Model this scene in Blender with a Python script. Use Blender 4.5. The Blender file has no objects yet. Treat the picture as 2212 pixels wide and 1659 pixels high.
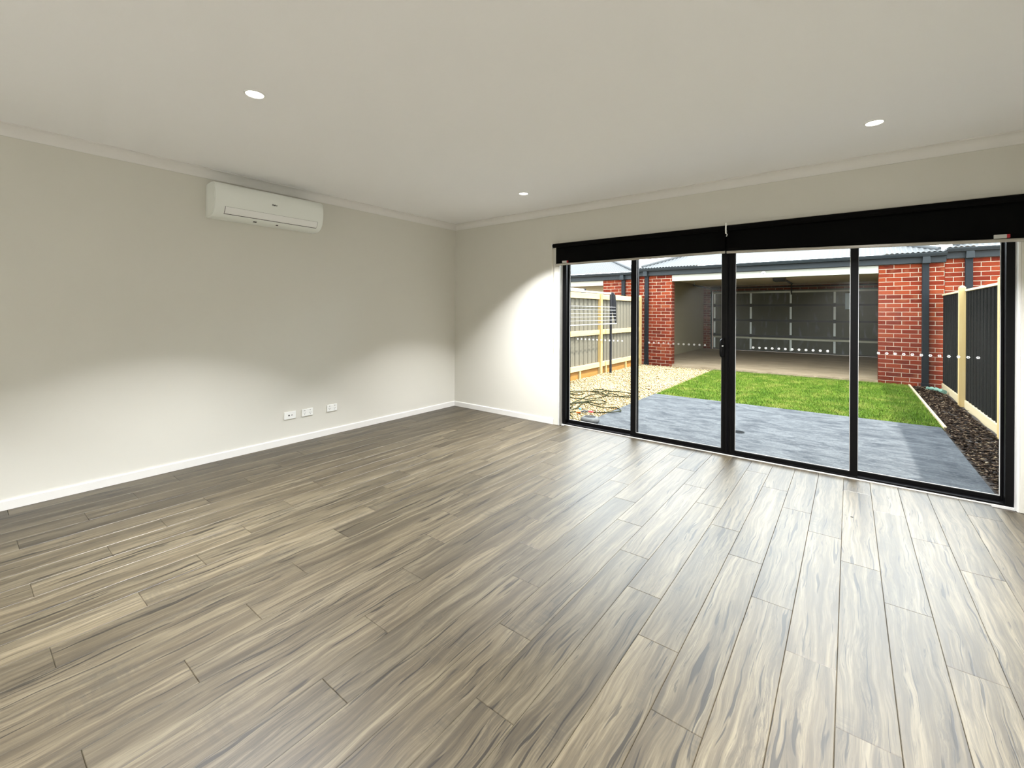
import bpy, math, random
import numpy as np
from mathutils import Vector, Matrix
random.seed(7); RNG = np.random.default_rng(7)
scene = bpy.context.scene
COL = scene.collection
PI = math.pi

# ------------------------------------------------------------------ camera
F_PX, PX, PY = 944.5, 1106.0, 673.75
YAW, ROLL = math.radians(37.663), 0.00511
CAM = Vector((4.4258, -4.4118, 1.33))
AX = Vector((-math.sin(YAW), math.cos(YAW), 0))
R0 = Vector((math.cos(YAW), math.sin(YAW), 0)); U0 = Vector((0, 0, 1))
RX = math.cos(ROLL)*R0 + math.sin(ROLL)*U0
UX = math.cos(ROLL)*U0 - math.sin(ROLL)*R0
cam_data = bpy.data.cameras.new('camera'); cam = bpy.data.objects.new('camera', cam_data); COL.objects.link(cam)
cam_data.sensor_width = 36; cam_data.lens = F_PX/2212*36
cam_data.shift_y = -(829.5-PY)/2212; cam_data.clip_start = 0.05
cam.matrix_world = Matrix(((RX.x, UX.x, -AX.x, CAM.x), (RX.y, UX.y, -AX.y, CAM.y), (RX.z, UX.z, -AX.z, CAM.z), (0, 0, 0, 1)))
scene.camera = cam

def ground(px, py, z=-0.05):
    """pixel of the photograph -> point on the level plane z"""
    d = AX + RX*((px-PX)/F_PX) - UX*((py-PY)/F_PX)
    return CAM + d*((z-CAM.z)/d.z)

# ------------------------------------------------------------------ light and exposure
w = bpy.data.worlds.new('sky'); scene.world = w; w.use_nodes = True
bg = w.node_tree.nodes['Background']; bg.inputs[0].default_value = (0.88, 0.945, 1.0, 1); bg.inputs[1].default_value = 10.5
sd = bpy.data.lights.new('sun', 'SUN'); sd.energy = 14; sd.angle = math.radians(1.2); sd.color = (1, .95, .86)
sun = bpy.data.objects.new('sun', sd); COL.objects.link(sun)
sun.rotation_euler = Vector((0.46, 0.06, 0.90)).to_track_quat('Z', 'Y').to_euler()
LAMP_W = 62.0
vs = scene.view_settings
vs.view_transform = 'Standard'; vs.look = 'None'; vs.exposure = 0.32; vs.gamma = 1.0; vs.use_curve_mapping = False

# ------------------------------------------------------------------ helpers
class MB:
    def __init__(s): s.v = []; s.f = []
    def add(s, verts, faces):
        o = len(s.v); s.v += [tuple(p) for p in verts]; s.f += [tuple(i+o for i in f) for f in faces]; return s
    def box(s, x0, x1, y0, y1, z0, z1):
        return s.add([(x0,y0,z0),(x1,y0,z0),(x1,y1,z0),(x0,y1,z0),(x0,y0,z1),(x1,y0,z1),(x1,y1,z1),(x0,y1,z1)],
                     [(3,2,1,0),(4,5,6,7),(0,1,5,4),(1,2,6,5),(2,3,7,6),(3,0,4,7)])
    def prism(s, prof, a0, a1, axis):
        """extrude a closed profile; axis 'x': prof=(y,z); 'y': prof=(x,z); 'z': prof=(x,y)"""
        n = len(prof)
        def P(p, a): return {'x': (a, p[0], p[1]), 'y': (p[0], a, p[1]), 'z': (p[0], p[1], a)}[axis]
        return s.add([P(p, a0) for p in prof]+[P(p, a1) for p in prof],
                     [tuple(range(n-1, -1, -1)), tuple(range(n, 2*n))]+[(i, (i+1) % n, n+(i+1) % n, n+i) for i in range(n)])
    def tube(s, pts, r, n=8, cap=True):
        pts = [Vector(p) for p in pts]; rings = []; up = Vector((0, 0, 1)); prev = None
        for i, p in enumerate(pts):
            t = (pts[min(i+1, len(pts)-1)]-pts[max(i-1, 0)]).normalized()
            if prev is None:
                a = t.cross(up) if abs(t.z) < .95 else t.cross(Vector((1, 0, 0)))
            else:
                a = prev-t*prev.dot(t)
            a.normalize(); prev = a; b = t.cross(a)
            rr = r[i] if isinstance(r, (list, tuple)) else r
            rings.append([p+a*rr*math.cos(2*PI*k/n)+b*rr*math.sin(2*PI*k/n) for k in range(n)])
        V = [q for R in rings for q in R]; Fc = []
        for i in range(len(pts)-1):
            for k in range(n):
                Fc.append((i*n+k, i*n+(k+1) % n, (i+1)*n+(k+1) % n, (i+1)*n+k))
        if cap: Fc += [tuple(range(n-1, -1, -1)), tuple(range((len(pts)-1)*n, len(pts)*n))]
        return s.add(V, Fc)
    def lathe(s, prof, c, n=32, close=False):
        """prof: list of (r,z) revolved round z through c"""
        V = []; Fc = []; m = len(prof)
        for k in range(n):
            a = 2*PI*k/n
            V += [(c[0]+r*math.cos(a), c[1]+r*math.sin(a), c[2]+z) for r, z in prof]
        for k in range(n):
            for i in range(m-1 if not close else m):
                Fc.append((k*m+i, ((k+1) % n)*m+i, ((k+1) % n)*m+(i+1) % m, k*m+(i+1) % m))
        return s.add(V, Fc)
    def mesh(s, name, smooth=False):
        me = bpy.data.meshes.new(name); me.from_pydata(s.v, [], s.f); me.validate(); me.update()
        import bmesh
        bm = bmesh.new(); bm.from_mesh(me); bmesh.ops.recalc_face_normals(bm, faces=bm.faces); bm.to_mesh(me); bm.free()
        if smooth: me.polygons.foreach_set('use_smooth', [True]*len(me.polygons))
        return me
    def build(s, name, mat, parent=None, smooth=False, bevel=0, auto=None):
        return link(name, s.mesh(name, smooth or auto is not None), mat, parent, bevel, auto)

def link(name, me, mat, parent=None, bevel=0, auto=None):
    o = bpy.data.objects.new(name, me); COL.objects.link(o)
    if mat is not None and not me.materials: me.materials.append(mat)
    if parent is not None: o.parent = parent
    if bevel:
        m = o.modifiers.new('bevel', 'BEVEL'); m.width = bevel; m.segments = 2; m.limit_method = 'ANGLE'
    if auto is not None:
        me.set_sharp_from_angle(angle=math.radians(auto))
    return o
def tag(o, label=None, cat=None, group=None, kind=None):
    if label: o['label'] = label
    if cat: o['category'] = cat
    if group: o['group'] = group
    if kind: o['kind'] = kind
    return o
def empty(name, loc=(0, 0, 0)):
    o = bpy.data.objects.new(name, None); COL.objects.link(o); o.location = loc; o.empty_display_size = .1; return o
def keep(o, parent):          # parent without moving (parents carry only a translation)
    o.parent = parent; o.matrix_parent_inverse = Matrix.Translation(-parent.location); return o
def struct(o, label=None, cat=None):
    return tag(o, label, cat, kind='structure')
def bulk(name, verts, faces_n, idx, mat, parent=None):
    """big mesh from numpy arrays; all faces have faces_n corners"""
    me = bpy.data.meshes.new(name); nv = len(verts); nf = len(idx)
    me.vertices.add(nv); me.vertices.foreach_set('co', np.asarray(verts, np.float32).ravel())
    me.loops.add(nf*faces_n); me.loops.foreach_set('vertex_index', np.asarray(idx, np.int32).ravel())
    me.polygons.add(nf); me.polygons.foreach_set('loop_start', np.arange(0, nf*faces_n, faces_n, dtype=np.int32))
    me.update(calc_edges=True); me.validate()
    return link(name, me, mat, parent)
def spline(pts, n=6):
    P = [Vector(p) for p in pts]; out = []
    for i in range(len(P)-1):
        a, b, c, d = P[max(i-1, 0)], P[i], P[i+1], P[min(i+2, len(P)-1)]
        for k in range(n):
            t = k/n
            out.append(.5*((2*b)+(c-a)*t+(2*a-5*b+4*c-d)*t*t+(3*b-a-3*c+d)*t**3))
    out.append(P[-1]); return out

# ------------------------------------------------------------------ materials
class NT:
    def __init__(s, name):
        s.m = bpy.data.materials.new(name); s.m.use_nodes = True; s.t = s.m.node_tree; s.n = s.t.nodes
        s.b = s.n['Principled BSDF']
    def node(s, typ, **kw):
        nd = s.n.new(typ)
        for k, v in kw.items():
            if k in nd.inputs.keys(): s.set(nd.inputs[k], v)
            else: setattr(nd, k, v)
        return nd
    def set(s, inp, v):
        if isinstance(v, bpy.types.NodeSocket): s.t.links.new(v, inp)
        else: inp.default_value = v
    def math(s, op, a, b=0, clamp=False):
        nd = s.n.new('ShaderNodeMath'); nd.operation = op; nd.use_clamp = clamp
        s.set(nd.inputs[0], a); s.set(nd.inputs[1], b); return nd.outputs[0]
    def vmath(s, op, a, b):
        nd = s.n.new('ShaderNodeVectorMath'); nd.operation = op; s.set(nd.inputs[0], a); s.set(nd.inputs[1], b); return nd.outputs[0]
    def noise(s, vec, scale, detail=3, rough=.55, dist=0):
        nd = s.n.new('ShaderNodeTexNoise'); s.set(nd.inputs['Vector'], vec)
        nd.inputs['Scale'].default_value = scale; nd.inputs['Detail'].default_value = detail
        nd.inputs['Roughness'].default_value = rough; nd.inputs['Distortion'].default_value = dist
        return nd.outputs[0]
    def ramp(s, fac, stops, interp='LINEAR'):
        nd = s.n.new('ShaderNodeValToRGB'); s.set(nd.inputs[0], fac); cr = nd.color_ramp; cr.interpolation = interp
        while len(cr.elements) < len(stops): cr.elements.new(.5)
        for e, (p, c) in zip(cr.elements, stops):
            e.position = p; e.color = (c, c, c, 1) if isinstance(c, (int, float)) else (*c, 1)
        return nd.outputs[0]
    def mix(s, fac, a, b, mode='MIX'):
        nd = s.n.new('ShaderNodeMix'); nd.data_type = 'RGBA'; nd.blend_type = mode
        s.set(nd.inputs[0], fac)
        for i, v in ((6, a), (7, b)):
            if isinstance(v, tuple): v = (*v, 1)
            s.set(nd.inputs[i], v)
        return nd.outputs[2]
    def obj(s): return s.n.new('ShaderNodeTexCoord').outputs['Object']
    def rand(s): return s.n.new('ShaderNodeObjectInfo').outputs['Random']
    def mapping(s, vec, scale=(1, 1, 1), loc=(0, 0, 0)):
        nd = s.n.new('ShaderNodeMapping'); s.set(nd.inputs['Vector'], vec); s.set(nd.inputs['Scale'], scale); s.set(nd.inputs['Location'], loc); return nd.outputs[0]
    def bump(s, h, strength=.3, dist=.01):
        nd = s.n.new('ShaderNodeBump'); nd.inputs['Strength'].default_value = strength; nd.inputs['Distance'].default_value = dist
        s.set(nd.inputs['Height'], h); s.t.links.new(nd.outputs[0], s.b.inputs['Normal'])
    def fin(s, col=None, rough=None, metal=None, spec=None):
        for k, v in (('Base Color', col), ('Roughness', rough), ('Metallic', metal), ('Specular IOR Level', spec)):
            if v is None: continue
            if isinstance(v, tuple) and len(v) == 3: v = (*v, 1)
            s.set(s.b.inputs[k], v)
        return s.m
def plain(name, col, rough=.5, metal=0, spec=.5, var=.06, scale=8, bump=0):
    t = NT(name); n = t.noise(t.obj(), scale, 4)
    c = t.mix(n, tuple(x*(1-var) for x in col), tuple(min(1, x*(1+var)) for x in col))
    if bump: t.bump(t.noise(t.obj(), scale*12, 3), bump, .002)
    return t.fin(c, rough, metal, spec)

M = {}
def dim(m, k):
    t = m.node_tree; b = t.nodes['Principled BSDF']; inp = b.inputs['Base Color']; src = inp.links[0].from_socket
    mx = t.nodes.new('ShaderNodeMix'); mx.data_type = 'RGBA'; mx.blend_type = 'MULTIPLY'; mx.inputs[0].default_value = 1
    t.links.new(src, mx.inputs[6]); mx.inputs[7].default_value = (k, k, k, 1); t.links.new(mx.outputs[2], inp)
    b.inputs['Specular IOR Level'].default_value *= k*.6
M['wall'] = plain('wall_paint', (.725, .71, .645), .65, var=.015, scale=1.5, bump=.03)
M['ceiling'] = plain('ceiling_paint', (.955, .955, .955), .8, var=.01, scale=1.2)
M['trim'] = plain('white_trim', (.84, .83, .80), .4, var=.01)
M['white'] = plain('white_plastic', (.93, .94, .92), .35, var=.01)
M['acwhite'] = plain('ac_plastic', (.90, .93, .885), .38, var=.01)
M['pale'] = plain('pale_grey_plastic', (.62, .62, .60), .4, var=.02)
M['dark'] = plain('dark_slot', (.02, .02, .02), .6)
M['black'] = plain('black_aluminium', (.003, .003, .0035), .38, var=.1, spec=.16)
M['fabric'] = plain('black_blind_fabric', (.0022, .0022, .0023), .85, spec=.1, var=.15, scale=40)
M['rail'] = plain('beige_rail', (.46, .43, .38), .4, var=.03)
M['chain'] = plain('beige_chain', (.70, .66, .55), .4)
M['red'] = plain('red_plastic', (.45, .02, .03), .35)
M['chrome'] = plain('chrome', (.75, .75, .75), .2, metal=1)
M['shell'] = plain('shell_render', (.5, .48, .44), .8)
M['subfloor'] = plain('subfloor', (.06, .05, .04), .9)

# laminate planks: every plank shifts the grain by its own random number
def wood_floor():
    t = NT('oak_laminate'); r = t.rand()
    off = t.node('ShaderNodeCombineXYZ'); t.set(off.inputs[0], t.math('MULTIPLY', r, 37.0)); t.set(off.inputs[1], t.math('MULTIPLY', r, 91.0)); t.set(off.inputs[2], t.math('MULTIPLY', r, 53.0))
    o = t.vmath('ADD', t.obj(), off.outputs[0])
    warp = t.noise(t.mapping(o, (3, 1.2, 1)), 2.0, 2)
    wv = t.node('ShaderNodeCombineXYZ'); t.set(wv.inputs[0], t.math('MULTIPLY', t.math('SUBTRACT', warp, .5), .06))
    ow = t.vmath('ADD', o, wv.outputs[0])
    broad = t.noise(t.mapping(ow, (17, .8, 1)), 1.0, 3, .6, .3)
    mid = t.noise(t.mapping(ow, (62, 2.4, 1)), 1.0, 4, .65, .5)
    fine = t.noise(t.mapping(ow, (260, 9, 1)), 1.0, 3, .7, .5)
    sq = t.noise(t.mapping(o, (30, 16, 1)), 1.0, 3, .6)
    ow2 = t.node('ShaderNodeCombineXYZ'); t.set(ow2.inputs[0], t.math('MULTIPLY', t.math('SUBTRACT', sq, .5), .022))
    o3 = t.vmath('ADD', ow, ow2.outputs[0])
    squig = t.noise(t.mapping(o3, (190, 14, 1)), 1.0, 2, .5, .8)
    band = t.ramp(t.noise(t.mapping(ow, (14, .9, 1), (3.1, 7.7, 0)), 1.0, 2), [(.50, 0.), (.66, 1.)])
    base = t.ramp(broad, [(.30, (.120, .096, .062)), (.44, (.215, .178, .118)), (.56, (.325, .278, .192)), (.70, (.440, .388, .285))])
    c = t.mix(t.math('MULTIPLY', t.ramp(mid, [(.36, 1.), (.56, 0.)]), .68), base, (.105, .086, .060))
    c = t.mix(t.math('MULTIPLY', t.ramp(mid, [(.52, 0.), (.72, 1.)]), .40), c, (.46, .41, .31))
    c = t.mix(t.math('MULTIPLY', t.ramp(fine, [(.36, 1.), (.56, 0.)]), .45), c, (.12, .10, .074))
    c = t.mix(t.math('MULTIPLY', t.math('MULTIPLY', band, t.ramp(squig, [(.40, 1.), (.56, 0.)])), .55), c, (.085, .073, .056))
    dash = t.ramp(t.noise(t.mapping(ow, (95, 5.5, 1), (9.3, 2.2, 0)), 1.0, 3, .6, .8), [(.58, 0.), (.66, 1.)])
    zone = t.ramp(t.noise(t.mapping(ow, (18, 1.1, 1), (5.3, 1.2, 0)), 1.0, 2), [(.46, 0.), (.60, 1.)])
    c = t.mix(t.math('MULTIPLY', t.math('MULTIPLY', dash, zone), .75), c, (.048, .040, .030))
    patch = t.ramp(t.noise(t.mapping(o, (8, 2.0, 1)), 1.0, 2), [(.57, 0.), (.72, 1.)])
    saw = t.noise(t.mapping(ow, (9, 75, 1)), 1.0, 2)
    c = t.mix(t.math('MULTIPLY', t.math('MULTIPLY', patch, t.ramp(saw, [(.45, 1.), (.6, .2)])), .5), c, (.085, .080, .068))
    crack = t.ramp(t.noise(t.mapping(ow, (58, 2.1, 1)), 1.0, 2, .5, .6), [(.635, 0.), (.665, 1.)])
    c = t.mix(t.math('MULTIPLY', crack, .82), c, (.026, .021, .015))
    knot = t.ramp(t.node('ShaderNodeTexVoronoi', Vector=t.mapping(ow, (10, 1.7, 1)), Scale=.55).outputs[0], [(.02, 1.), (.075, 0.)])
    c = t.mix(t.math('MULTIPLY', knot, .6), c, (.06, .045, .03))
    tone = t.math('ADD', .255, t.math('MULTIPLY', r, .13))
    tv = t.node('ShaderNodeCombineColor'); t.set(tv.inputs[0], tone); t.set(tv.inputs[1], t.math('MULTIPLY', tone, .95)); t.set(tv.inputs[2], t.math('MULTIPLY', tone, .84))
    c = t.mix(1.0, c, tv.outputs[0], 'MULTIPLY')
    t.bump(t.math('ADD', fine, t.math('MULTIPLY', t.math('ADD', crack, squig), -.35)), .14, .002)
    return t.fin(c, t.math('ADD', .36, t.math('MULTIPLY', fine, .14)), spec=.47)
M['floor'] = wood_floor()

def glass():
    t = NT('clear_glass'); n = t.n; lw = n.new('ShaderNodeFresnel'); lw.inputs[0].default_value = 1.25
    tr = n.new('ShaderNodeBsdfTransparent'); tr.inputs[0].default_value = (.955, .97, .965, 1)
    gl = n.new('ShaderNodeBsdfGlossy'); gl.inputs['Roughness'].default_value = .0
    mx = n.new('ShaderNodeMixShader'); t.t.links.new(lw.outputs[0], mx.inputs[0]); t.t.links.new(tr.outputs[0], mx.inputs[1]); t.t.links.new(gl.outputs[0], mx.inputs[2])
    t.t.links.new(mx.outputs[0], n['Material Output'].inputs[0]); return t.m
M['glass'] = glass()
def emit(name, col, s):
    t = NT(name); t.fin(col, .5); t.b.inputs['Emission Color'].default_value = (*col, 1); t.b.inputs['Emission Strength'].default_value = s; return t.m
M['lens'] = emit('lamp_lens', (1, .93, .80), 9)

def concrete(name, lo, hi, sc=3.0):
    t = NT(name); o = t.obj()
    a = t.noise(t.mapping(o, (1, 2.4, 1)), sc, 9, .74, .9); b = t.noise(t.mapping(o, (1, 1.8, 1)), 70, 4, .75)
    c = t.mix(t.ramp(a, [(.38, 0.), (.60, 1.)]), lo, hi)
    c = t.mix(t.math('MULTIPLY', t.ramp(t.noise(t.mapping(o, (1, 2.2, 1)), 16, 5, .75, .5), [(.54, 0.), (.66, 1.)]), .55), c, tuple(min(1, x*1.45) for x in hi))
    c = t.mix(t.math('MULTIPLY', t.ramp(b, [(.40, 1.), (.58, 0.)]), .5), c, tuple(x*.6 for x in lo))
    t.bump(b, .25, .003); return t.fin(c, .75)
M['patio'] = concrete('grey_concrete_paving', (.17, .195, .235), (.50, .54, .585))
M['slab'] = concrete('dusty_slab', (.34, .25, .155), (.54, .42, .28), 1.4)

def brick():
    t = NT('red_clay_brick'); r = t.rand()
    off = t.node('ShaderNodeCombineXYZ'); t.set(off.inputs[0], t.math('MULTIPLY', r, 40.)); t.set(off.inputs[1], t.math('MULTIPLY', r, 17.))
    o = t.vmath('ADD', t.obj(), off.outputs[0])
    c = t.ramp(r, [(0, (.26, .034, .016)), (.35, (.37, .050, .020)), (.7, (.46, .070, .026)), (1, (.54, .100, .036))])
    n = t.noise(o, 6.5, 3, .6); c = t.mix(t.ramp(n, [(.56, 0.), (.70, .55)]), c, (.58, .20, .09))
    c = t.mix(t.ramp(t.noise(o, 4, 2), [(.60, 0.), (.72, .55)]), c, (.10, .03, .028))
    g = t.noise(t.mapping(o, (1, 1, 5)), 30, 3, .7); c = t.mix(t.math('MULTIPLY', t.ramp(g, [(.35, 1.), (.6, 0.)]), .3), c, (.13, .03, .02))
    t.bump(g, .4, .004); return t.fin(c, .85, spec=.3)
M['brick'] = brick()
M['mortar'] = plain('cream_mortar', (.86, .70, .52), .9, var=.08, scale=20, bump=.2)
M['beam'] = plain('cream_beam_paint', (.80, .79, .68), .6, var=.03, scale=3)
M['gutter'] = plain('slate_grey_steel', (.060, .072, .080), .38, var=.15, scale=5)
M['pipe'] = plain('charcoal_pipe', (.042, .052, .062), .42, var=.1)
M['roof'] = plain('pale_roof_steel', (.74, .78, .82), .42, var=.02)
M['plaster'] = plain('garage_plaster', (.40, .34, .21), .8, var=.04, scale=2)
M['gceil'] = plain('garage_ceiling', (.78, .68, .50), .8, var=.03)
def gdoor():
    t = NT('garage_door_steel'); o = t.obj(); n = t.noise(t.mapping(o, (.6, 1, 3)), 3, 5, .65)
    s = t.ramp(t.noise(t.mapping(o, (4, 1, 1)), 2.2, 4, .6), [(.55, 0.), (.75, .5)])
    c = t.mix(n, (.07, .072, .052), (.115, .113, .082)); c = t.mix(s, c, (.26, .29, .32)); return t.fin(c, .55)
M['gdoor'] = gdoor()
M['stile'] = plain('zinc_stile', (.72, .76, .74), .4, var=.05)
M['strut'] = plain('zinc_strut', (.36, .35, .27), .35, metal=.4, var=.05)
M['blk'] = plain('black_steel', (.008, .008, .009), .5)

def timber(name, a, b, axis):
    t = NT(name); sc = {'y': (14, 1.0, 14), 'z': (14, 14, 1.0), 'x': (1.0, 14, 14)}[axis]
    n = t.noise(t.mapping(t.obj(), sc), 1.6, 4, .6, .4); k = t.noise(t.mapping(t.obj(), tuple(x*.35 for x in sc)), 3.1, 2)
    c = t.mix(n, a, b); c = t.mix(t.ramp(k, [(.68, 0.), (.74, .7)]), c, (.30, .13, .035)); t.bump(n, .15, .003); return t.fin(c, .7, spec=.3)
PA, PB = (.72, .47, .16), (.90, .70, .36)
M['pine_y'] = timber('pine_rail', PA, PB, 'y'); M['pine_z'] = timber('pine_post', PA, PB, 'z')
M['plinth'] = timber('sawn_plinth', (.46, .20, .05), (.60, .31, .09), 'y')
M['pine_pale'] = timber('pale_pine', (.68, .53, .30), (.80, .68, .45), 'y')
M['sheet_l'] = plain('grey_fence_steel', (.33, .30, .235), .5, var=.04, scale=3)
M['sheet_r'] = plain('charcoal_fence_steel', (.125, .135, .13), .5, var=.10, scale=3)
M['cl_dark'] = plain('charcoal_clothesline', (.085, .088, .10), .45)
M['cl_white'] = plain('white_line_bar', (.82, .83, .84), .4)
def gravel():
    t = NT('cream_gravel'); n = t.noise(t.obj(), 60, 3, .7); c = t.ramp(n, [(.30, (.36, .21, .07)), (.42, (.66, .50, .26)), (.60, (.80, .68, .42))]); t.bump(n, .6, .01); return t.fin(c, .9, spec=.2)
M['gravel'] = gravel()
def pebble():
    t = NT('gravel_stone'); n = t.noise(t.obj(), 38, 2, .6); c = t.ramp(n, [(.34, (.16, .075, .022)), (.42, (.44, .28, .11)), (.50, (.74, .58, .33)), (.64, (.88, .77, .53))], 'LINEAR'); return t.fin(c, .85, spec=.25)
M['pebble'] = pebble()
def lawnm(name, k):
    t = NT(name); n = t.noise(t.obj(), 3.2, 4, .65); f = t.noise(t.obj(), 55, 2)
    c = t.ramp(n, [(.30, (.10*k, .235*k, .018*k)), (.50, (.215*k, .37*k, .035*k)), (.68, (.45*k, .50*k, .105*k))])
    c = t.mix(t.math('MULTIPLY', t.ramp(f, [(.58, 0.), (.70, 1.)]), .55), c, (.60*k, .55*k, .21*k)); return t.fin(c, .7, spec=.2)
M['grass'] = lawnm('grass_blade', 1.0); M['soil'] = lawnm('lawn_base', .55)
M['mulch_base'] = plain('mulch_soil', (.020, .013, .009), .95, var=.3, scale=20)
def chip():
    t = NT('bark_chip'); n = t.noise(t.obj(), 26, 2, .6); c = t.ramp(n, [(.36, (.010, .006, .004)), (.50, (.045, .024, .014)), (.58, (.12, .07, .04)), (.64, (.40, .28, .17)), (.72, (.75, .63, .46))]); return t.fin(c, .8, spec=.3)
M['chip'] = chip()
M['earth'] = plain('bare_earth', (.42, .27, .15), .95, var=.15, scale=9)
M['hose'] = plain('olive_hose', (.085, .10, .035), .4)
M['orange'] = plain('orange_fitting', (.75, .14, .025), .4)
M['blue'] = plain('blue_cap', (.06, .25, .50), .35)
M['bowl'] = plain('grey_glazed_bowl', (.42, .44, .46), .3, var=.08)
M['reflect_blue'] = plain('pale_blue_reflection', (.55, .68, .78), .6)  # blue of a window reflection, put into a surface colour
M['foam'] = plain('green_rag', (.33, .55, .43), .7)

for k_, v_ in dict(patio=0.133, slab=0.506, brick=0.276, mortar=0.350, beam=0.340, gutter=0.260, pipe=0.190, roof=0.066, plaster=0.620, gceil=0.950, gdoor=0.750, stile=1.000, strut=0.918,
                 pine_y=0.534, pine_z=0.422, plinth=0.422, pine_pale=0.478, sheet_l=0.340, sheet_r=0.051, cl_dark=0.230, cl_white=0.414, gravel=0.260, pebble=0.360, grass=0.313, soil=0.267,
                 chip=0.331, earth=0.330, hose=0.130, bowl=0.140, reflect_blue=0.918, foam=0.320).items(): dim(M[k_], v_)
# ------------------------------------------------------------------ the room
XR, YB, HC = 5.75, -6.2, 2.55
OX0, OX1, OZ = 1.72, 5.335, 2.10        # door opening
struct(MB().box(-.25, 0, YB-.25, .25, -.3, HC+.3).build('wall_left', M['wall']))
m = MB().box(0, OX0, 0, .25, -.3, HC+.3).box(OX1, XR+.25, 0, .25, -.3, HC+.3).box(OX0, OX1, 0, .25, OZ, HC+.3)
struct(m.build('wall_front', M['wall']))
struct(MB().box(XR, XR+.25, YB-.25, 0, -.3, HC+.3).build('wall_right', M['wall']))
struct(MB().box(0, XR, YB-.25, YB, -.3, HC+.3).build('wall_back', M['wall']))
struct(MB().box(0, XR, YB, 0, HC, HC+.3).build('ceiling', M['ceiling']))
floor = struct(MB().box(0, XR, YB, 0, -.25, -.0125).box(OX0, OX1, 0, .058, -.25, -.0125).build('floor', M['subfloor']))

PW, PL = .1638, 1.196
jb = {2: -1.183, 3: -1.461, 0: -1.765, 1: -2.094}
pcache = {}
def plank_mesh(wd, ln):
    key = (round(wd, 4), round(ln, 4))
    if key not in pcache:
        a, b, g, e, d = wd/2, ln/2, .0004, .0022, .0016
        V = []
        for ex, zz in ((g, -.012), (g, -d), (e, 0)):
            V += [(-a+ex, -b+ex, zz), (a-ex, -b+ex, zz), (a-ex, b-ex, zz), (-a+ex, b-ex, zz)]
        Fc = [(8, 9, 10, 11)]
        for q in (0, 4):
            Fc += [(q+i, q+(i+1) % 4, q+4+(i+1) % 4, q+4+i) for i in range(4)]
        me = bpy.data.meshes.new('floor_plank'); me.from_pydata(V, [], Fc); me.update(); me.materials.append(M['floor'])
        pcache[key] = me
    return pcache[key]
for k in range(0, 36):
    x0 = max(4.394+PW*(k-27), .004); x1 = min(4.394+PW*(k-26), XR-.004)
    xm = (x0+x1)/2; ytop = .052 if OX0+.02 < x0 and x1 < OX1-.0 else -.004
    y = jb[k % 4]+PL*3
    while y > YB:
        a, b = max(y-PL, YB+.004), min(y, ytop)
        if b-a > .01:
            o = link('floor_plank', plank_mesh(x1-x0, b-a), M['floor'], floor); o.location = (xm, (a+b)/2, 0)
        y -= PL

# skirting, cornice, door lining
struct(MB().prism([(0.0005, .001), (.0135, .001), (.0135, .060), (.010, .067), (0.0005, .067)], YB, -.0005, 'y').build('baseboard_left', M['trim']))
sk = [(-.0005, .001), (-.0135, .001), (-.0135, .060), (-.010, .067), (-.0005, .067)]
struct(MB().prism(sk, .014, 1.652, 'x').build('baseboard_front', M['trim']))
struct(MB().prism(sk, 5.405, XR, 'x').build('baseboard_front', M['trim']))
CV = .075
cove = [(0, 0), (.006, 0)]+[(.006+(CV-.012)*(1-math.cos(a)), (CV-.012)*math.sin(a)+.0) for a in [PI/2*i/8 for i in range(9)]]
def cove_prof():      # distance from wall, height above cornice foot: a shallow cove
    pts = [(0.0005, 0), (.007, 0), (.007, .006)]
    for i in range(1, 9):
        a = PI/2*i/9
        pts.append((CV-.006-(CV-.013)*math.cos(a), .006+(CV-.013)*math.sin(a)))
    pts += [(CV-.006, CV-.007), (CV, CV-.007), (CV, CV-.0005), (0.0005, CV-.0005)]
    return pts
cp = cove_prof(); zc = HC-CV
struct(MB().prism([(d, zc+h) for d, h in cp], YB, -.0005, 'y').build('trim_1', M['trim'], auto=40))
struct(MB().prism([(-d, zc+h) for d, h in cp], .0005, XR, 'x').build('trim_2', M['trim'], auto=40))
# architrave round the opening and the white reveal
m = MB().box(1.652, OX0, -.012, -.0005, .001, OZ+.065).box(OX1, 5.403, -.012, -.0005, .001, OZ+.065).box(OX0, OX1, -.012, -.0005, OZ, OZ+.065)
struct(m.build('trim_3', M['wall'], bevel=.002))
m = MB().box(OX0+.0005, OX0+.012, -.010, .059, .001, OZ-.001).box(OX1-.012, OX1-.0005, -.010, .059, .001, OZ-.001).box(OX0+.012, OX1-.012, -.010, .059, OZ-.012, OZ-.0005)
struct(m.build('trim_4', M['trim'], bevel=.0015))
struct(MB().box(OX0+.013, OX1-.013, .053, .0595, -.011, .007).build('trim_5', M['trim']))

# ------------------------------------------------------------------ sliding door
door = empty('door_1', (3.53, .06, 0)); struct(door)
FX0, FX1, FT = OX0+.0125, OX1-.0125, .045
def dpart(mb, name, mat, parent=door, **kw):
    o = mb.build(name, mat, **kw)
    if parent is door: keep(o, door)
    else:
        o.parent = parent
    return o
m = MB().box(FX0, FX0+FT, .060, .165, .004, OZ-.013).box(FX1-FT+.004, FX1, .060, .165, .004, OZ-.013)
m.box(FX0+FT, FX1-FT, .060, .165, OZ-.063, OZ-.013).box(FX0+FT, FX1-FT, .060, .165, -.02, .020)
dpart(m, 'door_frame', M['black'], bevel=.002)
m = MB().box(FX0, FX1, .166, .30, -.10, -.02); dpart(m, 'sill', M['gutter'])
XA = [FX0+FT, 2.575, 2.632, 2.575, 3.472, 3.530, 3.530, 3.585, 4.482, 4.434, 4.484, FX1-FT+.004]
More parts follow.
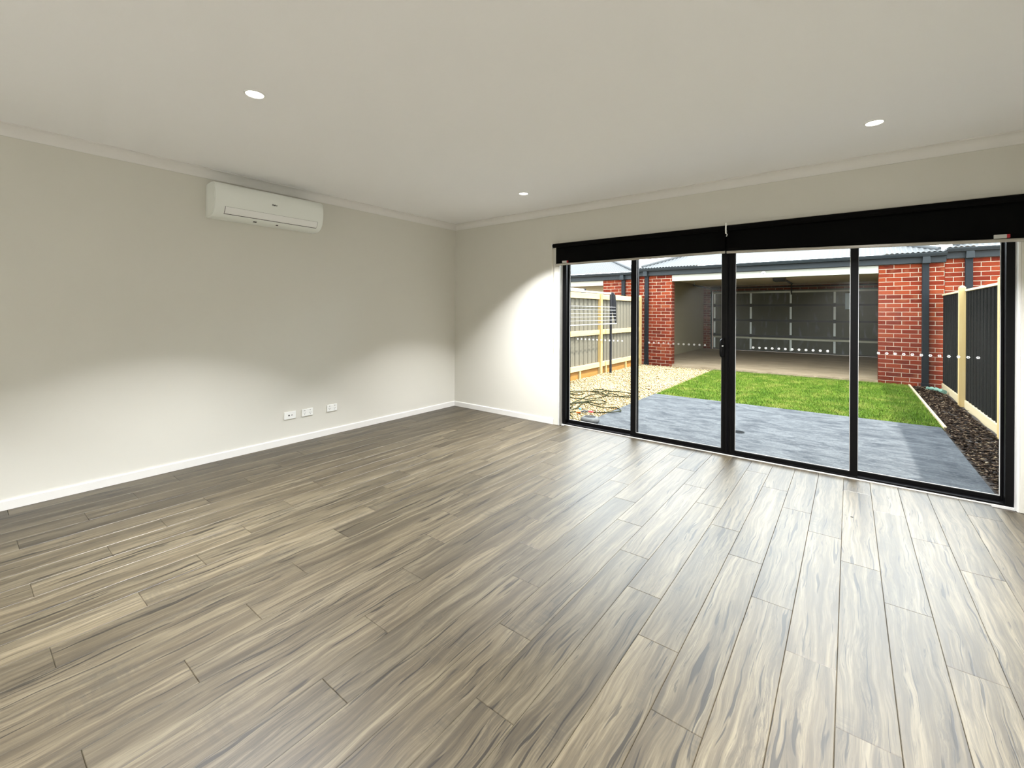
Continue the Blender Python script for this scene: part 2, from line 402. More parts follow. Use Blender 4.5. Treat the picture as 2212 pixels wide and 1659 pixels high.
panels = [  # x0,x1 outer, stile widths left/right, y0,y1, outer?
    (FX0+FT+.001, 2.632, .012, .045, .118, .150),
    (2.575, 3.5295, .055, .060, .068, .106),
    (3.5305, 4.482, .055, .050, .068, .106),
    (4.436, FX1-FT+.003, .045, .012, .118, .150)]
star = MB(); n = 24
ring = []
for i in range(n):
    a = 2*PI*i/n; ro = .0088+.0030*math.cos(6*a); ring.append((ro*math.cos(a), 0, ro*math.sin(a)))
star.add(ring+[(.0036*math.cos(2*PI*i/n), 0, .0036*math.sin(2*PI*i/n)) for i in range(n)], [(i, (i+1) % n, n+(i+1) % n, n+i) for i in range(n)])
star_me = star.mesh('safety_sticker'); star_me.materials.append(M['white'])
sx0 = (1.900, 2.769, 3.733, 4.610)
pframes = []
for i, (x0, x1, wl, wr, y0, y1) in enumerate(panels):
    b0 = .0205; t0 = OZ-.064
    m = MB().box(x0, x0+wl, y0, y1, b0, t0).box(x1-wr, x1, y0, y1, b0, t0).box(x0+wl, x1-wr, y0, y1, b0, .052).box(x0+wl, x1-wr, y0, y1, t0-.05, t0)
    if i == 1: m.box(x1-.024, x1-.006, y0-.012, y0, b0, t0)       # raised lock rib on the meeting stile
    if i == 2: m.box(x0+.012, x0+.03, y0-.006, y0, b0, t0)
    fr = dpart(m, 'panel_frame', M['black'], bevel=.0015); pframes.append(fr)
    yc = (y0+y1)/2
    pane = dpart(MB().box(x0+wl-.004, x1-wr+.004, yc-.003, yc+.003, .048, t0-.046), 'glass_pane', M['glass'])
    # pale gasket round the pane
    g = MB().box(x0+wl, x0+wl+.004, yc-.008, yc-.0035, .053, t0-.051).box(x1-wr-.004, x1-wr, yc-.008, yc-.0035, .053, t0-.051).box(x0+wl+.004, x1-wr-.004, yc-.008, yc-.0035, .053, .057)
    gs = dpart(g, 'gasket', M['pale'], fr)
    for k in range(12):
        s = bpy.data.objects.new('safety_sticker', star_me); COL.objects.link(s)
        s.parent = pane
        s.location = (sx0[i]+.05*k, yc-.0042, 1.017)
# D-shaped pull handle and lock on the second panel
hx = 3.482; hy = .0675
hp = spline([(hx, hy, .920), (hx, hy-.060, .924), (hx, hy-.098, .948), (hx, hy-.103, 1.00), (hx, hy-.098, 1.055), (hx, hy-.060, 1.078), (hx, hy, 1.082)], 5)
dpart(MB().tube(hp, .0085, 8).box(hx-.012, hx+.012, hy-.006, hy-.0005, .905, 1.095), 'handle', M['black'], pframes[1], smooth=False, auto=45)
dpart(MB().tube([(hx, hy-.006, 1.02), (hx, hy-.016, 1.02)], .007, 12), 'lock_cylinder', M['pale'], pframes[1])
dpart(MB().box(4.447, 4.452, .1165, .1175, .052, .085), 'paper_label', M['white'], pframes[3])

# ------------------------------------------------------------------ roller blinds
def blind(x0, x1, zl, zr, tagx, label, chain):
    e = empty('roller_blind', (x0, -.012, 2.105)); tag(e, label, 'blind')
    P = lambda mb, nm, mat, **kw: keep(mb.build(nm, mat, **kw), e)
    P(MB().tube([(x0+.012, -.043, 2.107), (x1-.004, -.043, 2.107)], .024, 24), 'roller', M['fabric'], auto=40)
    fx0 = x0+(.034 if chain else .008); fx1 = x1-(.008 if chain else .03)
    # cloth: leaves the back of the roll and hangs to the bottom bar
    V = []; nx, nz = 14, 6
    for j in range(nz+1):
        for i in range(nx+1):
            s = i/nx; zt = 2.107; zb = zl+(zr-zl)*s
            V.append((fx0+(fx1-fx0)*s, -.0215+.0012*math.sin(s*9), zt+(zb-zt)*j/nz))
    Fc = [(j*(nx+1)+i, j*(nx+1)+i+1, (j+1)*(nx+1)+i+1, (j+1)*(nx+1)+i) for j in range(nz) for i in range(nx)]
    fab = MB().add(V, Fc).build('fabric', M['fabric'], smooth=True); keep(fab, e)
    md = fab.modifiers.new('cloth', 'SOLIDIFY'); md.thickness = .0012
    P(MB().tube([(fx0-.002, -.0215, zl-.011), (fx1+.002, -.0215, zr-.011)], .0125, 16), 'bottom_bar', M['rail'], auto=40)
    P(MB().box(x0, x0+.005, -.070, -.0125, 2.078, 2.136), 'bracket', M['white'], bevel=.001)
    P(MB().box(fx0, fx1, -.0185, -.0125, 2.133, 2.140), 'head_rail', M['rail'])
    zt = zl+(zr-zl)*(tagx-fx0)/(fx1-fx0)
    sgn = .060
    tg = P(MB().box(tagx, tagx+sgn, -.037, -.0225, zt+.002, zt+.028), 'chain_safety_clip', M['pale'], bevel=.0015)
    c = MB().box(tagx+sgn, tagx+sgn+.016, -.036, -.0225, zt+.003, zt+.028).build('clip_end', M['red'], bevel=.002); c.parent = tg
    if chain:
        pts = [(x0-.004, -.030, 2.10), (x0-.004, -.030, .92), (x0-.004, -.040, .905), (x0-.004, -.050, .92), (x0-.004, -.050, 2.10)]
        P(MB().tube(pts, .0022, 6), 'pull_chain', M['chain'])
    else:
        P(MB().box(x0+.002, x0+.014, -.078, -.069, 2.052, 2.150), 'joiner_bracket', M['white'], bevel=.002)
        P(MB().tube([(x0+.014, -.080, 2.055), (x0+.020, -.080, 2.04), (x0+.013, -.080, 2.025)], .004, 8), 'chain_stub', M['white'])
    return e
blind(1.655, 3.522, 1.898, 1.902, 1.78, 'black roller blind with its beige pull chain, towards the corner', True)
blind(3.524, 5.43, 1.900, 1.838, 5.205, 'black roller blind without a chain, hanging lower at its outer end', False)

# ------------------------------------------------------------------ split-system air conditioner
ac = empty('air_conditioner', (.0005, -2.553, 2.13)); tag(ac, 'white wall-mounted split air conditioner under the cornice', 'air conditioner')
prof = [(.0, 2.132), (.0, 2.424), (.10, 2.430), (.150, 2.427), (.178, 2.416), (.194, 2.395), (.203, 2.350), (.205, 2.300), (.200, 2.250), (.188, 2.205), (.165, 2.168), (.128, 2.143), (.08, 2.132)]
prof = [(d+.0008, z) for d, z in prof]
Y0, Y1 = -3.030, -2.076
keep(MB().prism(prof, Y0, Y1, 'y').build('casing', M['acwhite'], auto=35, bevel=.004), ac)
keep(MB().prism([(.004, 2.14), (.004, 2.418), (.16, 2.414), (.19, 2.385), (.197, 2.30), (.185, 2.21), (.125, 2.15)], Y0-.003, Y0-.0002, 'y').build('end_cap', M['acwhite'], auto=35), ac)
def on_front(z):      # depth of the casing's front at height z
    for (d0, z0), (d1, z1) in zip(prof[4:], prof[5:]):
        if z1 <= z <= z0: return d0+(d1-d0)*(z-z0)/(z1-z0)
    return prof[-1][0]
def shell(za, zb, off, t, y0, y1):
    zs = [za+(zb-za)*i/6 for i in range(7)]
    return MB().prism([(on_front(z)+off, z) for z in zs]+[(on_front(z)+off-t, z) for z in reversed(zs)], y0, y1, 'y')
keep(shell(2.162, 2.222, .0018, .003, -2.952, -2.128).build('louvre_gap', M['dark'], auto=50), ac)
lv = keep(shell(2.1655, 2.2205, .0040, .004, -2.949, -2.131).build('louvre', M['white'], auto=50), ac)
keep(shell(2.1375, 2.1425, .002, .003, -2.70, -2.67).build('latch', M['dark']), ac)
keep(shell(2.1375, 2.1425, .002, .003, -2.50, -2.48).build('latch', M['dark']), ac)
fc = bpy.data.curves.new('logo', 'FONT'); fc.body = 'Haier'; fc.size = .021; fc.extrude = .0004; fc.align_x = 'CENTER'; fc.offset = .0006
lo = bpy.data.objects.new('logo_tmp', fc); COL.objects.link(lo)
dg = bpy.context.evaluated_depsgraph_get(); lm = bpy.data.meshes.new_from_object(lo.evaluated_get(dg)); bpy.data.objects.remove(lo)
lm.materials.clear(); lg = link('logo', lm, M['dark'])
# text runs along +y on the wall's face (normal +x)
lg.parent = ac; lg.location = (on_front(2.302)+.0008, 0.003, 2.299-2.13); lg.rotation_euler = (PI/2, 0, PI/2)

# ------------------------------------------------------------------ wall plates
def plate(y, label, kind):
    e = empty('wall_outlet', (.0005, y, .286)); tag(e, label, 'outlet')
    P = lambda mb, nm, mat, **kw: keep(mb.build(nm, mat, **kw), e)
    P(MB().box(.0006, .0115, y-.0575, y+.0575, .250, .322), 'plate', M['white'], bevel=.0025)
    if kind == 'power':
        for s in (-.029, .029):
            for dy, dz, rot in ((-.0065, -.004, .5), (.0065, -.004, -.5), (0, -.018, 0)):
                b = MB().box(-.0006, .0006, -.0012, .0012, -.0042, .0042).build('pin_slot', M['dark']); keep(b, e)
                b.location = (.0118, y+s+dy, .286+dz); b.rotation_euler = (rot, 0, 0)
            r = P(MB().box(.0116, .0140, y+s-.006, y+s+.006, .3035, .3135), 'switch', M['pale'], bevel=.001)
    else:
        P(MB().tube([(.0116, y-.012, .287), (.0130, y-.012, .287)], .0075, 16), 'socket', M['dark'])
        P(MB().box(.0116, .0130, y+.010, y+.022, .283, .291), 'socket', M['dark'], bevel=.001)
plate(-2.306, 'white wall plate with a round and a square black socket', 'data')
plate(-2.130, 'white double power point next to the plate with black sockets', 'power')
plate(-1.859, 'white double power point standing alone, closest to the corner', 'power')

# ------------------------------------------------------------------ downlights
def downlight(x, y, label, group=None):
    e = empty('downlight', (x, y, HC)); tag(e, label, 'downlight', group)
    keep(MB().lathe([(.0445, -.0005), (.0545, -.0005), (.0545, -.003), (.052, -.0055), (.046, -.0055), (.0445, -.004)], (x, y, HC), 40, True).build('trim_ring', M['white'], auto=40), e)
    keep(MB().lathe([(.0001, -.0030), (.030, -.0032), (.0443, -.0020), (.0443, -.0008), (.0001, -.0008)], (x, y, HC), 40, True).build('lens', M['lens'], auto=40), e)
    ld = bpy.data.lights.new('downlight_lamp', 'AREA'); ld.shape = 'DISK'; ld.size = .085; ld.energy = LAMP_W; ld.spread = math.radians(97); ld.color = (.97, .98, 1)
    lo = bpy.data.objects.new('downlight_lamp', ld); COL.objects.link(lo); lo.parent = e; lo.location = (0, 0, -.007)
downlight(1.77, -3.352, 'lit round recessed downlight above the air conditioner side of the ceiling')
downlight(1.767, -.782, 'lit round recessed downlight near the room corner and cornice')
downlight(4.547, -.796, 'lit round recessed downlight above the blind that hangs lower')
for x, y in ((4.547, -3.36), (1.77, -5.6), (4.547, -5.6)):
    downlight(x, y, 'lit round recessed downlight in the rear half of the ceiling', 'downlights in the rear half of the ceiling')
# a crumb of dirt on the boards
cr = MB().lathe([(.0001, .004), (.004, .003), (.005, .0006), (.0001, .0004)], (0, 0, 0), 7).build('dirt_crumb', M['dark']); p = ground(1840, 1117, 0); cr.location = (p.x, p.y, 0); cr.scale = (1.6, .8, 1)
tag(cr, 'tiny black crumb lying on the floorboards before the door', 'crumb')

# ================================================================== outside
GZ = -.05
struct(MB().box(-14, 20, .27, 34, -.40, -.13).box(-14, -.3, -12, .27, -.4, -.13).box(6.1, 20, -12, .27, -.4, -.13).build('ground', M['earth']))
struct(MB().box(1.80, 5.318, .31, 3.0, -.129, GZ).build('patio_slab', M['patio'], bevel=.004))
# gravel
PXL0, PXL1 = -.035, 1.795
gb = MB(); NX, NY = 24, 70; V = []
for j in range(NY+1):
    for i in range(NX+1):
        x = PXL0+(PXL1-PXL0)*i/NX; y = .31+(7.06-.31)*j/NY
        V.append((x, y, GZ-.020+.010*math.sin(x*5+1.3*math.sin(y*2.1))*math.sin(y*3.3)*(1 if 0 < i < NX else 0)))
gb.add(V, [(j*(NX+1)+i, j*(NX+1)+i+1, (j+1)*(NX+1)+i+1, (j+1)*(NX+1)+i) for j in range(NY) for i in range(NX)])
gbo = gb.build('gravel_bed', M['gravel'], smooth=True); struct(gbo)
def scatter(n, x0, x1, y0, y1, z, size, flat, elong=1.0, jit=.008):
    """octahedral bits: n x 6 vertices"""
    c = np.stack([RNG.uniform(x0, x1, n), RNG.uniform(y0, y1, n), np.full(n, z)+RNG.uniform(-jit, jit, n)], 1)
    s = size*RNG.uniform(.55, 1.35, n)
    a = RNG.uniform(0, 2*PI, n); ca, sa = np.cos(a), np.sin(a)
    dx = np.stack([ca, sa, RNG.uniform(-.25, .25, n)], 1)*(s*elong*RNG.uniform(.6, 1.4, n))[:, None]
    dy = np.stack([-sa, ca, RNG.uniform(-.3, .3, n)], 1)*s[:, None]
    dz = np.stack([RNG.uniform(-.2, .2, n), RNG.uniform(-.2, .2, n), np.ones(n)], 1)*(s*flat)[:, None]
    V = np.stack([c+dx, c+dy, c-dx, c-dy, c+dz, c-dz], 1).reshape(-1, 3)
    b = (np.arange(n)*6)[:, None]
    T = np.array([[0, 1, 4], [1, 2, 4], [2, 3, 4], [3, 0, 4], [1, 0, 5], [2, 1, 5], [3, 2, 5], [0, 3, 5]])
    return V, (b[:, None, :]+T[None]).reshape(-1, 3)
V, T = scatter(17000, PXL0+.02, PXL1-.022, .335, 7.0, GZ-.012, .0155, .6, 1.15)
tag(bulk('gravel', V, 3, T, M['pebble']), 'cream gravel covering the ground beside the slatted grey fence', 'gravel', kind='stuff')
# lawn
LX0, LX1, LY0, LY1 = 1.80, 5.335, 3.005, 7.06
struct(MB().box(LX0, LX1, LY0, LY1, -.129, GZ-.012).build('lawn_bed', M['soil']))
n = 90000
c = np.stack([RNG.uniform(LX0+.01, LX1-.01, n), RNG.uniform(LY0+.008, LY1-.01, n), np.full(n, GZ-.013)], 1)
a = RNG.uniform(0, 2*PI, n); hgt = RNG.uniform(.016, .040, n); wd = RNG.uniform(.0022, .0042, n)
dx = np.stack([np.cos(a), np.sin(a), 0*a], 1)*wd[:, None]; le = RNG.uniform(0, 2*PI, n); ln = RNG.uniform(.2, 1.0, n)*hgt
tip = c+np.stack([np.cos(le)*ln, np.sin(le)*ln, hgt], 1)
V = np.stack([c-dx, c+dx, tip], 1).reshape(-1, 3)
tag(bulk('lawn_grass', V, 3, np.arange(3*n).reshape(-1, 3), M['grass']), 'short bright green lawn between the paving and the garage', 'grass', kind='stuff')
# timber edging and mulch bed
tag(MB().box(5.338, 5.366, 3.0, 7.07, -.128, GZ+.012).build('timber_edging', M['pine_pale'], bevel=.002), 'thin pale timber edging between lawn and bark mulch', 'edging')
MX0, MX1 = 5.322, 5.80
m = MB(); V = []; NX, NY = 10, 60
for j in range(NY+1):
    for i in range(NX+1):
        y = .31+(7.07-.31)*j/NY; x0 = 5.322 if y < 3.0 else 5.369; x = x0+(MX1-x0)*i/NX
        V.append((x, y, GZ-.035+.022*math.sin(PI*i/NX)+.008*math.sin(y*7+i)))
m.add(V, [(j*(NX+1)+i, j*(NX+1)+i+1, (j+1)*(NX+1)+i+1, (j+1)*(NX+1)+i) for j in range(NY) for i in range(NX)])
struct(m.build('mulch_bed', M['mulch_base'], smooth=True))
V, T = scatter(8000, 5.352, MX1-.06, .37, 6.97, GZ-.012, .0115, .42, 3.0, .017)
keepm = np.repeat(~((V[::6, 1] > 2.97) & (V[::6, 0] < 5.41)), 8)
tag(bulk('bark_mulch', V, 3, T[keepm], M['chip']), 'dark brown bark mulch bed along the charcoal fence', 'mulch', kind='stuff')
# drain grate in the paving
dg_ = empty('drain_grate', (3.415, 1.215, GZ)); tag(dg_, 'small round dark drain grate set in the concrete paving', 'drain')
keep(MB().lathe([(.055, .0005), (.062, .0005), (.062, .004), (.055, .004)], (3.415, 1.215, GZ), 28, True).build('grate_ring', M['pipe']), dg_)
keep(MB().lathe([(.0001, .0005), (.054, .0005), (.054, .0012), (.0001, .0012)], (3.415, 1.215, GZ), 28, True).build('grate_well', M['dark']), dg_)
for k in range(-3, 4):
    hl = math.sqrt(.054**2-(k*.015)**2)
    keep(MB().box(3.415-hl, 3.415+hl, 1.215+k*.015-.003, 1.215+k*.015+.003, GZ+.0015, GZ+.004).build('grate_bar', M['pipe']), dg_)
# squat bowl with slatted top beside the paving
bx, by = 1.885, .470
bw = empty('slatted_bowl', (bx, by, GZ)); tag(bw, 'squat round grey bowl with a dark slatted top by the door', 'bowl')
keep(MB().lathe([(.0001, .003), (.085, .003), (.113, .028), (.120, .050), (.112, .070), (.092, .085), (.075, .090), (.070, .088), (.068, .075), (.0001, .075)], (bx, by, GZ), 40).build('bowl_body', M['bowl'], auto=40), bw)
for k in range(-4, 5):
    hl = math.sqrt(.068**2-(k*.014)**2)-.002
    keep(MB().box(bx+k*.014-.003, bx+k*.014+.003, by-hl, by+hl, GZ+.0755, GZ+.088).build('slat', M['dark'] if k % 2 else M['pipe']), bw)

# ------------------------------------------------------------------ left fence (grey sheets, pine rails)
fl = empty('boundary_fence', (-.1, 3.6, -.1)); tag(fl, 'grey ribbed steel fence with pale pine rails beside the gravel', 'fence')
def sheet(x, y0, y1, z0, z1, d, pitch, sgn):
    """one fence sheet: trapezoid ribs standing d proud towards sgn*x"""
    pts = []; y = y0
    while y < y1-.02:
        for fy, fd in ((0, 0), (.30, 0), (.38, 1), (.50, 1), (.54, .75), (.68, .75), (.72, 1), (.86, 1), (.94, 0)):
            if y+fy*pitch < y1: pts.append((x+sgn*d*fd, y+fy*pitch))
        y += pitch
    pts.append((x, y1)); t = .0018*sgn
    return MB().prism(pts+[(px-t, py) for px, py in reversed(pts)], z0, z1, 'z')
fy0, fy1 = .32, 7.08; k = 0; y = fy0
while y < fy1-.05:
    ye = min(y+.756, fy1); keep(sheet(-.110, y, ye-.002, .205, 1.735, .028, .189, 1).build('fence_sheet', M['sheet_l']), fl); y += .756
posts = [2.25, 4.655, 7.02]
segs = [(.33, 2.205), (2.295, 4.61), (4.70, 6.975)]
def post(x0, x1, y0, y1, z1, par, mat):
    xc, yc = (x0+x1)/2, (y0+y1)/2
    V = [(x0, y0, -.16), (x1, y0, -.16), (x1, y1, -.16), (x0, y1, -.16), (x0, y0, z1-.035), (x1, y0, z1-.035), (x1, y1, z1-.035), (x0, y1, z1-.035), (xc, yc, z1)]
    mb = MB().add(V, [(3, 2, 1, 0), (0, 1, 5, 4), (1, 2, 6, 5), (2, 3, 7, 6), (3, 0, 4, 7), (4, 5, 8), (5, 6, 8), (6, 7, 8), (7, 4, 8)])
    o = mb.build('post', mat); keep(o, par); return o
for yc in posts: post(-.079, -.006, yc-.045, yc+.045, 1.80, fl, M['pine_z'])
for a, b in segs:
    for z0, z1 in ((1.625, 1.742), (.830, .937), (.098, .200)):
        keep(MB().box(-.079, -.034, a+.001, b-.001, z0, z1).build('rail', M['pine_y'], bevel=.003), fl)
    keep(MB().box(-.100, -.078, a, b, -.12, .097).build('plinth_board', M['plinth'], bevel=.002), fl)
    for yy in (a+.62*(b-a), a+.12*(b-a)):
        keep(MB().box(-.077, -.040, yy-.03, yy+.03, -.12, .096).build('stub_post', M['pine_z'], bevel=.002), fl)

# ------------------------------------------------------------------ clotheslines
def clothesline(x, sgn, y0, y1, ztop, label, lines=True):
    e = empty('clothesline', (x, y1, GZ)); tag(e, label, 'clothesline')
    P = lambda mb, nm, mat, **kw: keep(mb.build(nm, mat, **kw), e)
    for yy in (y0, y1):
        P(MB().box(x-.022, x+.022, yy-.022, yy+.022, -.16, ztop-.02), 'post', M['cl_dark'], bevel=.003)
        P(MB().prism([(x-.03*sgn, ztop+.01), (x+.03*sgn, ztop+.02), (x+.10*sgn, ztop-.05), (x+.118*sgn, ztop-.25), (x+.125*sgn, ztop-.70), (x+.095*sgn, ztop-.71), (x+.03*sgn, ztop-.45), (x-.03*sgn, ztop-.30)], yy+.024, yy+.034, 'y'), 'side_arm', M['cl_dark'], bevel=.002)
    P(MB().box(x-.016, x+.016, y0+.036, y1-.023, ztop-.030, ztop+.005), 'top_bar', M['cl_white'], bevel=.004)
    if lines:
        for q, dz in enumerate((-.325, -.395, -.472, -.540, -.617)):
            P(MB().tube([(x+(.100+.004*q)*sgn, y0+.035, ztop+dz), (x+(.100+.004*q)*sgn, y1+.024, ztop+dz)], .0042, 6), 'line', M['cl_white'])
        P(MB().tube([(x+.120*sgn, y0+.030, ztop-.700), (x+.120*sgn, y1+.036, ztop-.700)], .011, 10), 'front_bar', M['cl_white'], auto=40)
    return e
clothesline(.085, 1, 2.62, 4.930, 1.775, 'folded-down clothesline with white lines on charcoal posts beside the gravel')
clothesline(-.33, -1, 2.10, 4.42, 1.852, 'clothesline beyond the fence, only its white top bar showing', False)

# ------------------------------------------------------------------ right fence (charcoal sheets)
fr_ = empty('boundary_fence', (5.84, 4.0, -.1)); tag(fr_, 'charcoal corrugated steel fence with pine posts beside the mulch', 'fence')
y = .32
while y < fy1-.05:
    ye = min(y+.756, fy1); keep(sheet(5.852, y, ye-.002, .030, 1.672, .030, .189, -1).build('fence_sheet', M['sheet_r']), fr_); y += .756
rp = [.62, 2.80, 5.06]
for yc in rp: post(5.748, 5.820, yc-.045, yc+.045, 1.775, fr_, M['pine_z'])
cuts = [.33]+[v for yc in rp for v in (yc-.046, yc+.046)]+[7.07]
for a, b in zip(cuts[::2], cuts[1::2]):
    keep(MB().box(5.806, 5.876, a, b, 1.674, 1.706).build('capping_rail', M['pine_pale'], bevel=.003), fr_)
    keep(MB().box(5.806, 5.858, a, b, -.13, .029).build('plinth_board', M['pine_pale'], bevel=.003), fr_)

# ------------------------------------------------------------------ garden hose
Zs = 13.825
def hz(x, y): return ground(1215+x/Zs, 820+y/Zs, -.040)
path = [(2310, 520), (2150, 540), (2000, 530), (1750, 520), (1600, 470), (1430, 430), (1290, 450), (1150, 440), (900, 460), (640, 540), (700, 600), (950, 580), (1200, 520), (1350, 430), (1400, 350), (1180, 370), (1000, 390), (930, 340), (1150, 310), (1280, 320), (1450, 370), (1650, 375), (2000, 410), (2180, 450), (2000, 500), (1600, 510), (1310, 480), (1150, 400), (900, 365), (450, 350), (260, 365), (210, 410), (300, 450), (580, 455), (590, 410), (400, 390), (200, 450), (160, 500), (300, 560), (460, 575), (610, 580), (420, 660), (300, 700), (500, 690), (700, 680), (850, 690), (1050, 735), (1250, 730), (1310, 690), (1250, 650), (1100, 630), (950, 640), (700, 650), (590, 720), (480, 830), (380, 880), (160, 885), (60, 860), (60, 790), (180, 750), (280, 770), (290, 820), (170, 840), (0, 800), (0, 720), (300, 715), (760, 700), (830, 760), (1100, 820), (1350, 845), (1580, 860), (1700, 890), (1745, 930), (1700, 970), (1500, 990), (1200, 985), (930, 982)]
hpts = [hz(*q) for q in path]
for i, q in enumerate(hpts): q.z = -.038+.010*(.5+.5*math.sin(i*1.9))
hs = empty('garden_hose', (hpts[0].x, hpts[0].y, GZ)); tag(hs, 'tangled olive green garden hose lying on the cream gravel', 'hose')
keep(MB().tube(spline(hpts, 6), .0075, 7).build('hose_tube', M['hose'], auto=50), hs)
h2 = [hz(*q) for q in [(400, 972), (250, 985), (180, 1020), (250, 1080), (310, 1140), (290, 1200), (150, 1230)]]
for q in h2: q.z = -.034
keep(MB().tube(spline(h2, 6), .0075, 7).build('hose_tube', M['hose'], auto=50), hs)
A, B, C_, D = hz(930, 982), hz(780, 975), hz(540, 985), hz(410, 985)
for q in (A, B, C_, D): q.z = -.030
keep(MB().tube([A, A.lerp(B, .45), B], [.009, .015, .012], 10).build('hose_connector', M['red'], auto=40), hs)
keep(MB().tube([C_, C_.lerp(D, .5), D], [.012, .016, .009], 10).build('hose_connector', M['orange'], auto=40), hs)
mid = B.lerp(C_, .5); mid.z += .012
keep(MB().tube(spline([B, mid, C_], 5), .011, 8).tube(spline([B, B.lerp(C_, .5)+Vector((.012, -.01, -.006)), C_], 5), .006, 8).build('spray_nozzle', M['blk'], auto=40), hs)
bc = hz(525, 900); keep(MB().lathe([(.0001, -.016), (.014, -.012), (.020, 0), (.016, .012), (.0001, .018)], (bc.x, bc.y, -.026), 16).build('tap_adaptor', M['blue'], auto=50), hs)
rg = spline([(5.55, 6.55, -.03), (5.62, 6.50, -.02), (5.70, 6.40, -.025), (5.74, 6.25, -.035)], 4)
tag(MB().tube(rg, [.03+.012*math.sin(i*2.2) for i in range(len(rg))], 8).build('crumpled_rag', M['foam'], auto=60), 'crumpled pale green rag on the mulch by the brick wall', 'rag')

# ------------------------------------------------------------------ garages behind the lawn
YF = 7.15; BL, BH, BD, J = .230, .076, .110, .010
bcache = {}
def brick_mesh(ln, dp):
    k_ = (round(ln, 3), round(dp, 3))
    if k_ not in bcache:
        a, e = ln/2, .003; h = BH/2
        V = [(-a, dp, -h), (a, dp, -h), (a, dp, h), (-a, dp, h), (-a, e, -h), (a, e, -h), (a, e, h), (-a, e, h), (-a+e, 0, -h+e), (a-e, 0, -h+e), (a-e, 0, h-e), (-a+e, 0, h-e)]
        Fc = [(8, 9, 10, 11)]+[(q+i, q+(i+1) % 4, q+4+(i+1) % 4, q+4+i) for q in (0, 4) for i in range(4)]
        mb = MB().add(V, Fc); me = mb.mesh('brick'); me.materials.append(M['brick']); bcache[k_] = me
    return bcache[k_]
def brick_wall(par, name, x0, x1, z0, z1, zvis, off, depth=.11, end=None):
    """mortar core plus single bricks above zvis; end='r'/'l': that end is a free reveal 'depth' deep"""
    core = keep(MB().box(x0+.004, x1-.004, YF+.005, YF+depth-.004, z0, z1).build(name, M['mortar']), par)
    z = z1-.003-BH-(BH+J)*int((z1-z0)/(BH+J)); row = 0      # the top course meets the fascia
    while z+BH <= z1:
        if z+BH > zvis:
            x = x0-(0 if row % 2 == 0 else (BL+J)/2)+off*(BL+J)
            if off: x -= (BL+J)
            while x < x1-.02:
                a, b = max(x, x0), min(x+BL, x1)
                if b-a > .035:
                    zc_ = min(z+BH/2, z1-BH/2)
                    free = (end == 'r' and b > x1-.001) or (end == 'l' and a < x0+.001)
                    o = bpy.data.objects.new('brick', brick_mesh(b-a, depth if free else .012)); COL.objects.link(o)
                    o.parent = core; o.location = ((a+b)/2, YF, z+BH/2)
                x += BL+J
        z += BH+J; row += 1
    return core

def corr_roof(par, x0, x1, ye, ze, k, depth, hipl, hipr):
    """hipped corrugated roof: front slope with ribs up the slope, plus side slopes and hip caps"""
    P_ = .076; n = int((x1-x0)/P_*8); xs = np.linspace(x0, x1, n+1); V = []; amp = .0085
    half = min(depth, (x1-x0)/2)
    for x in xs:
        t = half
        if hipl: t = min(t, x-x0)
        if hipr: t = min(t, x1-x)
        w_ = amp*math.sin(2*PI*(x-x0)/P_)
        V += [(x, ye, ze+w_), (x, ye+max(t, .001), ze+max(t, .001)*k+w_)]
    mb = MB().add(V, [(2*i, 2*i+2, 2*i+3, 2*i+1) for i in range(n)])
    rf = keep(mb.build('roof_sheet', M['roof'], smooth=True), par)
    for hip, xs0, sg in ((hipl, x0, 1), (hipr, x1, -1)):
        if not hip: continue
        yy = np.linspace(ye, ye+depth*1.0, int(depth/P_*6)); V = []
        for y_ in yy:
            t = min(y_-ye, half); w_ = amp*math.sin(2*PI*(y_-ye)/P_)
            V += [(xs0, y_, ze+w_), (xs0+sg*max(t, .001), y_, ze+max(t, .001)*k+w_)]
        keep(MB().add(V, [(2*i, 2*i+2, 2*i+3, 2*i+1) for i in range(len(yy)-1)]).build('roof_sheet', M['roof'], smooth=True), par)
        cap = MB().tube([(xs0+sg*.10, ye+.10, ze+.10*k+.012), (xs0+sg*half, ye+half, ze+half*k+.012)], .045, 10)
        o = cap.build('hip_cap', M['roof'], auto=60); o.parent = rf
    return rf

